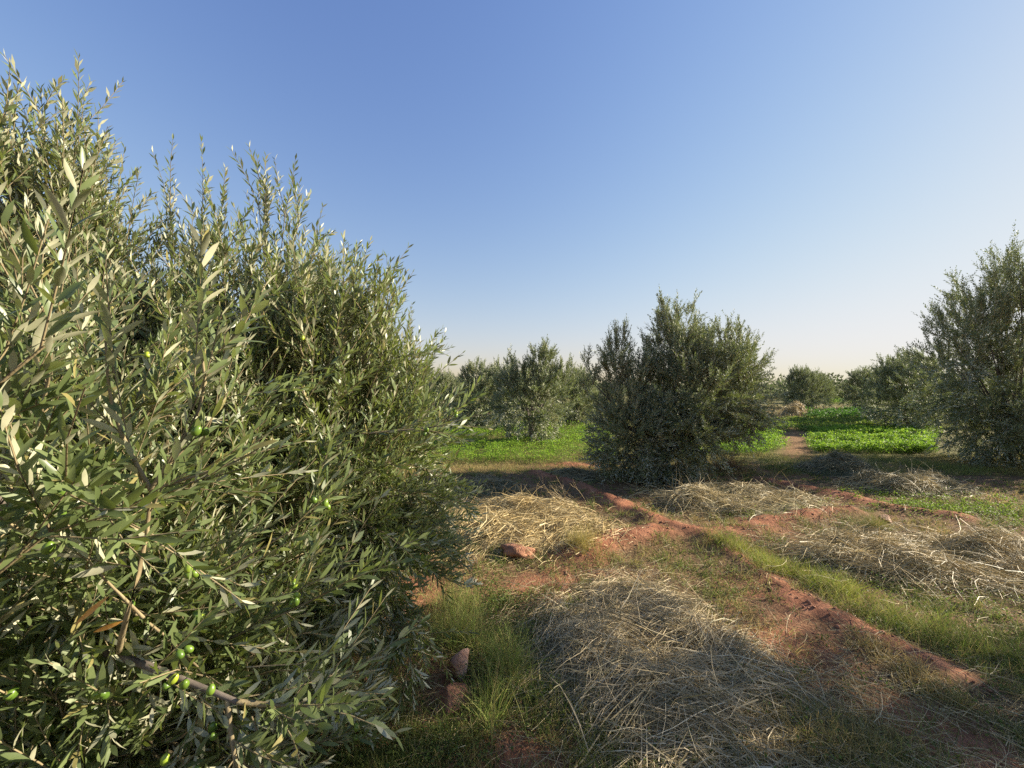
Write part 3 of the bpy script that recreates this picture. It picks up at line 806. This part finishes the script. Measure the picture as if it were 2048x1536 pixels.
def heap_frac(x, y):
    f = np.zeros(np.shape(x))
    for (hx, hy), (rx, ry), *_ in HEAPS:
        f = np.maximum(f, 1 - ((x - hx) / rx) ** 2 - ((y - hy) / ry) ** 2)
    return f

STRIPS = [  # taller grass strips: polyline, half width, blade height, count, colours
    ('grass_strip', 'bright yellow-green grass strip growing along the near red ridge', [(2.10, 3.95), (2.32, 3.42), (2.52, 3.05), (2.56, 2.75)], 0.13, 0.115, 7000, ((0.30, 0.36, 0.05), (0.22, 0.29, 0.04), (0.40, 0.38, 0.09))),
    ('grass_strip', 'darker green grass strip on the near end of the ridge at the right', [(2.58, 2.72), (2.72, 2.44), (2.80, 2.15), (2.9, 1.9)], 0.15, 0.12, 6500, ((0.15, 0.22, 0.035), (0.20, 0.26, 0.045), (0.28, 0.28, 0.08))),
    ('grass_clump', 'wispy green grass clump growing behind the upright stone', [(-0.42, 2.82), (-0.36, 2.6), (-0.24, 2.46)], 0.12, 0.25, 3600, ((0.24, 0.33, 0.07), (0.34, 0.39, 0.10), (0.42, 0.40, 0.13))),
    ('grass_clump', 'wispy green grass clump at the right side of the upright stone', [(-0.08, 2.28), (-0.03, 2.05), (-0.06, 1.88)], 0.09, 0.20, 3000, ((0.22, 0.31, 0.065), (0.31, 0.37, 0.09), (0.40, 0.38, 0.12))),
    ('grass_clump', 'yellow tuft of dry grass at the end of the soil ridge', [(0.60, 3.72), (0.74, 3.70)], 0.10, 0.16, 1600, ((0.36, 0.30, 0.07), (0.28, 0.25, 0.06), (0.42, 0.34, 0.10))),
    ('grass_clump', 'upright green tuft on the right side of the ridge junction', [(3.93, 4.36), (3.99, 4.34)], 0.07, 0.20, 900, ((0.16, 0.20, 0.035), (0.22, 0.24, 0.05), (0.26, 0.24, 0.08))),
    ('grass_clump', 'leafy green tuft beside the junction of the red ridges', [(2.02, 4.0), (2.10, 3.92)], 0.10, 0.13, 1000, ((0.15, 0.20, 0.035), (0.20, 0.24, 0.05), (0.12, 0.16, 0.03))),
]
def strip_mesh(name, label, pts, w, h, n, cols, seed):
    global rng
    rng = np.random.default_rng(seed)
    pts = np.array(pts); s = np.concatenate([[0], np.cumsum(np.linalg.norm(np.diff(pts, axis=0), axis=1))])
    t = rng.random(n) * s[-1]
    x = np.interp(t, s, pts[:, 0]) + rng.normal(size=n) * w * 0.8; y = np.interp(t, s, pts[:, 1]) + rng.normal(size=n) * w * 0.8
    keep = rng.random(n) < np.clip((fbm(x, y, 0.16, seed) - 0.36) * 4.5, 0.06, 1)
    x, y = x[keep], y[keep]; n = len(x)
    P = np.stack([x, y, ground_h(x, y) - 0.005], 1)
    D = unit(np.array([0, 0, 1.0]) + rng.normal(size=P.shape) * 0.35)
    L = h * rng.uniform(0.3, 1.25, n) * (0.5 + fbm(x, y, 0.2, seed + 1))
    bend = rng.normal(size=P.shape) * 0.5; bend[:, 2] = -0.25
    c = np.array(cols)[rng.integers(0, 3, n)] * rng.uniform(0.7, 1.3, (n, 1))
    dryb = rng.random(n) < 0.22; c[dryb] = np.array([0.36, 0.28, 0.12]) * rng.uniform(0.7, 1.2, (dryb.sum(), 1))
    V, Q, C = ribbons(P, D, L, rng.uniform(0.0007, 0.0016, n), bend, 3, 0.06, c)
    Bt = Batch(); Bt.add(V, Q, C)
    o = mesh_obj(name, Bt.mesh(name, M_blade)); tag(o, label, 'grass', kind='stuff' if name == 'grass_strip' else None)
for i, a in enumerate(STRIPS): strip_mesh(*a, 200 + i)

def field_sampler(n, d0, d1, amax=1.6):
    t = rng.random(n)
    y = 1.0 / (1 / d0 + (1 / d1 - 1 / d0) * t)
    return y * rng.uniform(-0.62, amax, n), y

# short stubble and dry grass over the clearing
rng = np.random.default_rng(91)
n = 19000
x, y = field_sampler(n, 1.35, 8.0)
nz = fbm(x, y, 0.22, 0); nz2 = fbm(x, y, 1.1, 3)
dens = np.clip((nz - 0.30) * 3.0, 0.08, 1) * (1 - 0.93 * bare_mask(x, y)) * np.where(heap_frac(x, y) > 0.45, 0.2, 1)
keep = rng.random(n) < dens
x, y, nz, nz2 = x[keep], y[keep], nz[keep], nz2[keep]
per = 12
tone = rng.normal(size=len(x)).repeat(per); tall = rng.uniform(0.5, 1.5, len(x)).repeat(per); fan = rng.normal(size=(len(x) * per, 2))
x, y, nz, nz2 = [a_.repeat(per) for a_ in (x, y, nz, nz2)]; n = len(x)
x = x + fan[:, 0] * 0.022; y = y + fan[:, 1] * 0.022
dry = np.clip((nz2 - 0.50) * 4 + tone * 0.35 + rng.normal(size=n) * 0.15, 0, 1)[:, None]
green = np.array([0.150, 0.185, 0.042]) * rng.uniform(0.6, 1.5, (n, 1)); tan = np.array([0.43, 0.32, 0.135]) * rng.uniform(0.6, 1.3, (n, 1))
c = green * (1 - dry) + tan * dry
P = np.stack([x, y, ground_h(x, y) - 0.004], 1)
D = unit(np.array([0, 0, 0.9]) + rng.normal(size=P.shape) * 0.3 + np.concatenate([fan * 0.35, np.zeros((n, 1))], 1)); D[:, 2] = np.abs(D[:, 2])
L = rng.uniform(0.025, 0.085, n) * tall * (0.5 + 0.9 * nz)
bend = rng.normal(size=P.shape) * 0.6; bend[:, 2] -= 0.2
V, Q, C = ribbons(P, D, L, rng.uniform(0.0010, 0.0022, n) * np.clip(y / 2.4, 1, 3), bend, 2, 0.05, c)
Bt = Batch(); Bt.add(V, Q, C)
tag(mesh_obj('stubble_grass', Bt.mesh('stubble_grass', M_blade)), 'short dry and green stubble grass covering the red clearing', 'grass', kind='stuff')

# taller yellowish grass belt before the clover
rng = np.random.default_rng(92)
n = 60000
t = rng.random(n); y = 1.0 / (1 / 6.9 + (1 / 9.0 - 1 / 6.9) * t); x = y * rng.uniform(-0.30, 1.42, n)
keep = rng.random(n) < np.clip((fbm(x, y, 0.5, 1) - 0.25) * 3, 0.1, 1) * (1 - 0.9 * bare_mask(x, y))
x, y = x[keep], y[keep]; n = len(x)
dry = np.clip(fbm(x, y, 0.9, 2) * 2.2 - 0.6 + rng.normal(size=n) * 0.2, 0, 1)[:, None]
c = (np.array([0.15, 0.19, 0.04]) * (1 - dry) + np.array([0.36, 0.29, 0.11]) * dry) * rng.uniform(0.7, 1.3, (n, 1))
P = np.stack([x, y, ground_h(x, y) - 0.004], 1)
D = unit(np.array([0, 0, 1.0]) + rng.normal(size=P.shape) * 0.4)
bend = rng.normal(size=P.shape) * 0.5; bend[:, 2] -= 0.3
V, Q, C = ribbons(P, D, rng.uniform(0.04, 0.14, n) * np.where(x > 4, 1.25, 0.8), rng.uniform(0.0015, 0.003, n), bend, 1, 0.05, c)
Bt = Batch(); Bt.add(V, Q, C)
# dry open grass farther off
n = 36000
t = rng.random(n); y = 1.0 / (1 / 13.5 + (1 / 40 - 1 / 13.5) * t); x = y * rng.uniform(-0.3, 1.3, n)
kp_ = bare_mask(x, y) < 0.4; x, y = x[kp_], y[kp_]; n = len(x)
P = np.stack([x, y, ground_h(x, y)], 1)
st = (np.hypot((x - 17.5) / 8, (y - 24) / 6) < 1)[:, None]
c = np.where(st, np.array([0.38, 0.27, 0.13]), np.array([0.18, 0.19, 0.06])) * rng.uniform(0.7, 1.3, (n, 1))
V, Q, C = ribbons(P, unit(np.array([0, 0, 1.0]) + rng.normal(size=P.shape) * 0.5), rng.uniform(0.10, 0.26, n), rng.uniform(0.006, 0.012, n), rng.normal(size=P.shape) * 0.4, 1, 0.05, c)
Bt.add(V, Q, C)
tag(mesh_obj('meadow_grass', Bt.mesh('meadow_grass', M_blade)), 'taller yellow-green grass belt in front of and beyond the clover', 'grass', kind='stuff')

# low leafy weeds
rng = np.random.default_rng(93)
n = 2600
x, y = field_sampler(n, 1.4, 7.5)
prob = np.clip((fbm(x, y, 0.8, 4) - 0.42) * 5, 0.12, 1)
prob = np.maximum(prob, np.clip(1.4 - np.hypot((x - 5.9) / 1.1, (y - 5.1) / 0.6), 0, 1))
prob *= (1 - 0.9 * bare_mask(x, y)) * np.where(heap_frac(x, y) > 0.3, 0.15, 1)
keep = rng.random(n) < prob; x, y = x[keep], y[keep]; n = len(x)
extra = rng.normal(size=(260, 2)) * np.array([0.75, 0.38]) + np.array([5.9, 5.15]); x = np.concatenate([x, extra[:, 0]]); y = np.concatenate([y, extra[:, 1]])
ex2 = rng.normal(size=(90, 2)) * np.array([0.16, 0.25]) + np.array([-0.10, 2.75]); x = np.concatenate([x, ex2[:, 0]]); y = np.concatenate([y, ex2[:, 1]]); n = len(x)
k = 34
sz = rng.uniform(0.03, 0.085, n)
q = rng.normal(size=(n, k, 3)) * np.array([1, 1, 0.35]) * sz[:, None, None] * 0.8
P = np.stack([x, y, ground_h(x, y)], 1)[:, None] + q; P[..., 2] = ground_h(P[..., 0], P[..., 1]) + np.abs(q[..., 2]) * 2.2 + 0.004
P = P.reshape(-1, 3)
A = unit(rng.normal(size=P.shape) * np.array([1, 1, 0.5]) + np.array([0, 0, 0.5])); Nn = unit(rng.normal(size=P.shape) * 0.5 + np.array([0, 0, 1]))
s = rng.uniform(0.007, 0.018, len(P)) * np.clip(P[:, 1] / 3.5, 1, 1.8)
V, F, kk = leaves_mesh(LEAF_C, P, A, Nn, s, s * 0.33)
base = np.array([[0.075, 0.115, 0.025], [0.11, 0.17, 0.03], [0.15, 0.19, 0.04]])[rng.integers(0, 3, n)]
base[-350:-90] = np.array([0.15, 0.23, 0.03])
c = np.repeat(base, k, 0) * rng.uniform(0.7, 1.3, (len(P), 1))
Bt = Batch(); Bt.add(V, F, np.repeat(c, kk, 0))
tag(mesh_obj('leafy_weeds', Bt.mesh('leafy_weeds', M_herb)), 'low leafy green weeds dotted over the clearing', 'weeds', kind='stuff')

# ------------------------------------------------------------------ hay heaps
def heap_profile(u, v, seed):
    """dome over the unit disc with lumpy outline"""
    r = np.hypot(u, v)
    return np.clip(1 - r ** 2, 0, 1) ** 0.6 * np.clip(2.6 * fbm(u + 7 * seed, v + 3 * seed, 0.50, seed, 3) - 0.62, 0.05, 1.7)
def hay_heap(i, c, r, h, ang, n, pal, label):
    global rng
    rng = np.random.default_rng(300 + i)
    cx, cy = c
    g0 = float(ground_h(cx, cy))
    cols = np.array(PAL[pal]); far = max(1.0, cy / 3.0)
    # mound body
    N = 40
    uu, vv = np.meshgrid(np.linspace(-1, 1, N), np.linspace(-1, 1, N))
    hz = heap_profile(uu * 1.12, vv * 1.12, i)
    xx, yy = cx + uu * r[0], cy + vv * r[1]
    gz = ground_h(xx, yy)
    zz = gz + hz * h * 0.80 - 0.035
    V = np.stack([xx.ravel() - cx, yy.ravel() - cy, zz.ravel() - g0], 1)
    b_ = (np.arange(N - 1)[:, None] * N + np.arange(N - 1)[None]).ravel()
    Q = np.stack([b_, b_ + 1, b_ + N + 1, b_ + N], 1)
    Bt = Batch()
    Bt.add(V, Q, np.tile(cols[2] * 0.7 if pal == 'grey' else cols[3] * 0.8, (len(V), 1)))
    def strands(n, spread, lift, lmin, lmax, w, radial_max=1.3, above=0.0):
        a = rng.random(n) * 2 * np.pi; rad = rng.random(n) ** 0.55 * radial_max
        rad *= 0.60 + 0.75 * fbm(np.cos(a) * 2 + i, np.sin(a) * 2, 0.8, i)
        u, v = rad * np.cos(a), rad * np.sin(a)
        hole = vnoise(cx + u * r[0], cy + v * r[1], 0.22, i + 2)
        kp = rng.random(n) < np.clip((hole - 0.12) * 2.6, 0.12, 1) * np.clip(2.2 - 1.9 * rad, 0.12, 1)
        u, v = u[kp], v[kp]; n = len(u)
        x, y = cx + u * r[0], cy + v * r[1]
        e = 0.06
        hh = lambda x_, y_: ground_h(x_, y_) + heap_profile((x_ - cx) / r[0], (y_ - cy) / r[1], i) * h * 0.80
        z = hh(x, y)
        lump = vnoise(x, y, 0.30, i) * 2.2 - 1.1
        th = R(ang) + lump * 0.9 + rng.normal(size=n) * spread + np.where(rng.random(n) < 0.5, 0, np.pi)
        dx, dy = np.cos(th), np.sin(th)
        dz = (hh(x + dx * e, y + dy * e) - hh(x - dx * e, y - dy * e)) / (2 * e)
        D = np.stack([dx, dy, np.clip(dz, -0.8, 0.8) + np.abs(rng.normal(size=n)) * lift], 1)
        L = rng.uniform(lmin, lmax, n)
        P = np.stack([x - cx, y - cy, z - g0 + rng.random(n) ** 1.6 * 0.06 * (h / 0.2) + above], 1) - unit(D) * L[:, None] * 0.4
        P[:, 2] = np.maximum(P[:, 2], ground_h(P[:, 0] + cx, P[:, 1] + cy) - g0 + 0.003)
        bend = rng.normal(size=D.shape) * 0.55; bend[:, 2] = -0.25 - 2 * lift + rng.normal(size=n) * 0.25
        pick = rng.choice(4, n, p=[0.36, 0.28, 0.2, 0.16])
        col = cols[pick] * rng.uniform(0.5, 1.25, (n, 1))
        V, Q, C = ribbons(P, D, L, w * rng.uniform(0.6, 1.3, n) * far ** 0.75, bend, 4, 0.17, col)
        Bt.add(V, Q, C)
    big = max(r)
    strands(int(n * 1.2), 0.65, 0.12, 0.10 * min(1.6, big + .4), 0.34 * min(1.6, big + .4), 0.0020)
    strands(n // 2, 1.6, 0.18, 0.03, 0.10, 0.0017)
    strands(n // 9, 0.6, 0.22, 0.25, 0.6, 0.0027, 1.2, 0.012)
    o = mesh_obj('hay_heap', Bt.mesh('hay_heap', M_straw), None, (cx, cy, g0))
    tag(o, label, 'hay', 'heaps of cut hay and straw')
for i, a in enumerate(HEAPS): hay_heap(i, *a)

# loose straws strewn between the heaps
rng = np.random.default_rng(95)
n = 22000
x, y = field_sampler(n, 1.4, 7.0)
w_ = np.clip(1.2 - np.hypot((x - 1.3) / 1.2, (y - 2.0) / 0.7), 0, 1) + 0.22 + 0.5 * np.clip((fbm(x, y, 0.9, 1) - 0.5) * 4, 0, 1)
keep = rng.random(n) < w_ * (1 - 0.6 * bare_mask(x, y)); x, y = x[keep], y[keep]; n = len(x)
th = rng.random(n) * 2 * np.pi
D = np.stack([np.cos(th), np.sin(th), np.abs(rng.normal(size=n)) * 0.14], 1)
P = np.stack([x, y, ground_h(x, y) + 0.012 + rng.random(n) * 0.02], 1)
bend = rng.normal(size=D.shape) * 0.5; bend[:, 2] = -0.22
c = np.array(PAL['tan'])[rng.integers(0, 4, n)] * rng.uniform(0.8, 1.2, (n, 1))
V, Q, C = ribbons(P, D, rng.uniform(0.04, 0.26, n), rng.uniform(0.0008, 0.0015, n) * np.clip(y / 3, 1, 2), bend, 4, 0.08, c)
Bt = Batch(); Bt.add(V, Q, C)
tag(mesh_obj('loose_straw', Bt.mesh('loose_straw', M_straw)), 'loose straws strewn over the ground between the hay heaps', 'straw', kind='stuff')

# bundle of stiff pale stalks sticking out of the front heap
rng = np.random.default_rng(96)
n = 26
P = np.array([0.70, 1.98, 0.13]) + rng.normal(size=(n, 3)) * np.array([0.03, 0.03, 0.012])
D = unit(np.array([-0.75, -0.62, -0.22]) + rng.normal(size=(n, 3)) * 0.16)
V, Q = tubes(polylines(P, D, rng.uniform(0.20, 0.36, n), np.array([[0, 0, -0.12]]), 0.02, 6), np.full((n, 6), 0.0017), 4)
tag(mesh_obj('stalk_bundle', make_mesh('stalk_bundle', V, [Q], M_straw, {'col': np.tile(np.array([[0.56, 0.45, 0.24]]), (len(V), 1))})), 'fan of stiff pale stalks poking out of the front hay heap', 'stalks')

# ------------------------------------------------------------------ dry branches left of the middle tree
def dry_shrub(name, label, base, n, length, spread, lean, seed, colr, r0=0.0035):
    global rng
    rng = np.random.default_rng(seed)
    P = np.array([[0, 0, 0.0]]) + rng.normal(size=(n, 3)) * np.array([0.12, 0.08, 0.01])
    D = unit(np.array(lean) + rng.normal(size=(n, 3)) * spread)
    D[:, 2] = np.abs(D[:, 2])
    main = polylines(P, D, rng.uniform(0.6, 1.1, n) * length, np.tile(np.array([[-0.1, 0, -0.35]]), (n, 1)), 0.13, 7)
    idx = np.repeat(np.arange(n), 3)
    p, tg = sample_poly(main[idx], rng.uniform(0.3, 0.95, len(idx)))
    sub = polylines(p, unit(tg + rng.normal(size=p.shape) * 0.5), rng.uniform(0.2, 0.45, len(idx)) * length, np.zeros_like(p), 0.14, 7)
    V1, Q1 = tubes(main, np.linspace(r0, r0 * 0.5, 7)[None].repeat(n, 0), 4)
    V2, Q2 = tubes(sub, np.linspace(r0 * 0.6, r0 * 0.25, 7)[None].repeat(len(sub), 0), 3)
    V = np.concatenate([V1, V2])
    me = make_mesh(name, V, [Q1, Q2 + len(V1)], M_straw, {'col': np.tile(np.array([colr]), (len(V), 1)) * rng.uniform(0.8, 1.2, (len(V), 1))})
    tag(mesh_obj(name, me, None, (*base, float(ground_h(*base)) - 0.01)), label, 'branches')
dry_shrub('dry_brushwood', 'tangle of bare dry twigs lying against the red ridge', (0.80, 5.35), 26, 0.45, 0.30, (-0.75, 0.1, 0.55), 401, (0.36, 0.27, 0.15))
dry_shrub('dry_brushwood', 'rusty dry brush at the right foot of the middle tree', (3.95, 7.35), 110, 0.42, 0.42, (0.25, -0.1, 0.75), 402, (0.26, 0.15, 0.075))

# ------------------------------------------------------------------ stones and clods
def stone(name, label, loc, size, seed, material, cat='stone', rot=0.0, amp=0.22, flat=0.0):
    r = np.random.default_rng(seed)
    bm = bmesh.new(); bmesh.ops.create_icosphere(bm, subdivisions=4, radius=1.0)
    co = np.array([v.co[:] for v in bm.verts])
    # chop with random planes for facets
    for _ in range(9):
        nrm = unit(r.normal(size=3)); dcut = r.uniform(0.38, 0.72)
        s = co @ nrm
        co = co - np.outer(np.maximum(s - dcut, 0), nrm) * 0.9
    a = fbm(co[:, 0] + seed, co[:, 1] + co[:, 2] * 1.3, 0.6, seed % 5)
    co = co / np.percentile(np.linalg.norm(co, axis=1), 85) * (1 + amp * (a - 0.5))[:, None]
    co = co * np.array(size)
    for v, p in zip(bm.verts, co): v.co = p
    me = bpy.data.meshes.new(name); bm.to_mesh(me); bm.free(); me.materials.append(material)
    me.polygons.foreach_set('use_smooth', np.ones(len(me.polygons), bool))
    o = mesh_obj(name, me, None, (loc[0], loc[1], float(ground_h(loc[0], loc[1])) + loc[2])); o.rotation_euler = (0, 0, rot)
    return tag(o, label, cat)
stone('stone', 'upright pinkish stone standing in the grass at the bottom centre', (-0.285, 2.18, 0.05), (0.075, 0.075, 0.09), 12, M_stone, rot=0.8)
stone('stone', 'reddish stone lying in front of the upright pinkish stone', (-0.31, 2.02, 0.01), (0.10, 0.10, 0.08), 6, M_clod, rot=0.5)
stone('stone', 'small round red stone under the near tree', (-0.73, 2.66, 0.03), (0.05, 0.05, 0.05), 7, M_stone)
stone('soil_clod', 'flat red clod of earth in front of the golden straw', (0.07, 3.74, 0.0), (0.20, 0.15, 0.10), 8, M_clod, 'clod', amp=0.9)
stone('stone', 'small pale stone at the right end of the middle soil ridge', (4.33, 4.62, 0.03), (0.07, 0.06, 0.06), 9, M_stone)
# crumbs of earth on the ridges
rng = np.random.default_rng(97)
pts = []
for P_, w, h in BUNDS:
    P_ = np.array(P_); s = np.concatenate([[0], np.cumsum(np.linalg.norm(np.diff(P_, axis=0), axis=1))])
    k = int(s[-1] * 22); t = rng.random(k) * s[-1]
    pts.append(np.stack([np.interp(t, s, P_[:, 0]), np.interp(t, s, P_[:, 1])], 1) + rng.normal(size=(k, 2)) * w * 0.75)
xs, ys = field_sampler(900, 1.4, 5.0); pts.append(np.stack([xs, ys], 1))
pts = np.concatenate(pts)
ico = bmesh.new(); bmesh.ops.create_icosphere(ico, subdivisions=1, radius=1.0)
iv = np.array([v.co[:] for v in ico.verts]); fi = np.array([[v.index for v in f.verts] for f in ico.faces]); ico.free()
k = len(pts)
s = np.minimum(rng.exponential(0.005, size=(k, 1, 1)), 0.012) + 0.003
V = iv[None] * (1 + 0.14 * rng.normal(size=(k, len(iv), 1))) * rng.uniform(0.6, 1.3, (k, 1, 3)) * s * np.array([1.2, 1.2, 0.8]) + np.stack([pts[:, 0], pts[:, 1], ground_h(pts[:, 0], pts[:, 1]) + 0.003], 1)[:, None]
F = (np.arange(k)[:, None, None] * len(iv) + fi[None]).reshape(-1, 3)
tag(mesh_obj('soil_crumbs', make_mesh('soil_crumbs', V.reshape(-1, 3), [F], M_clod)), 'crumbs of red earth scattered on the soil ridges', 'soil', kind='stuff')
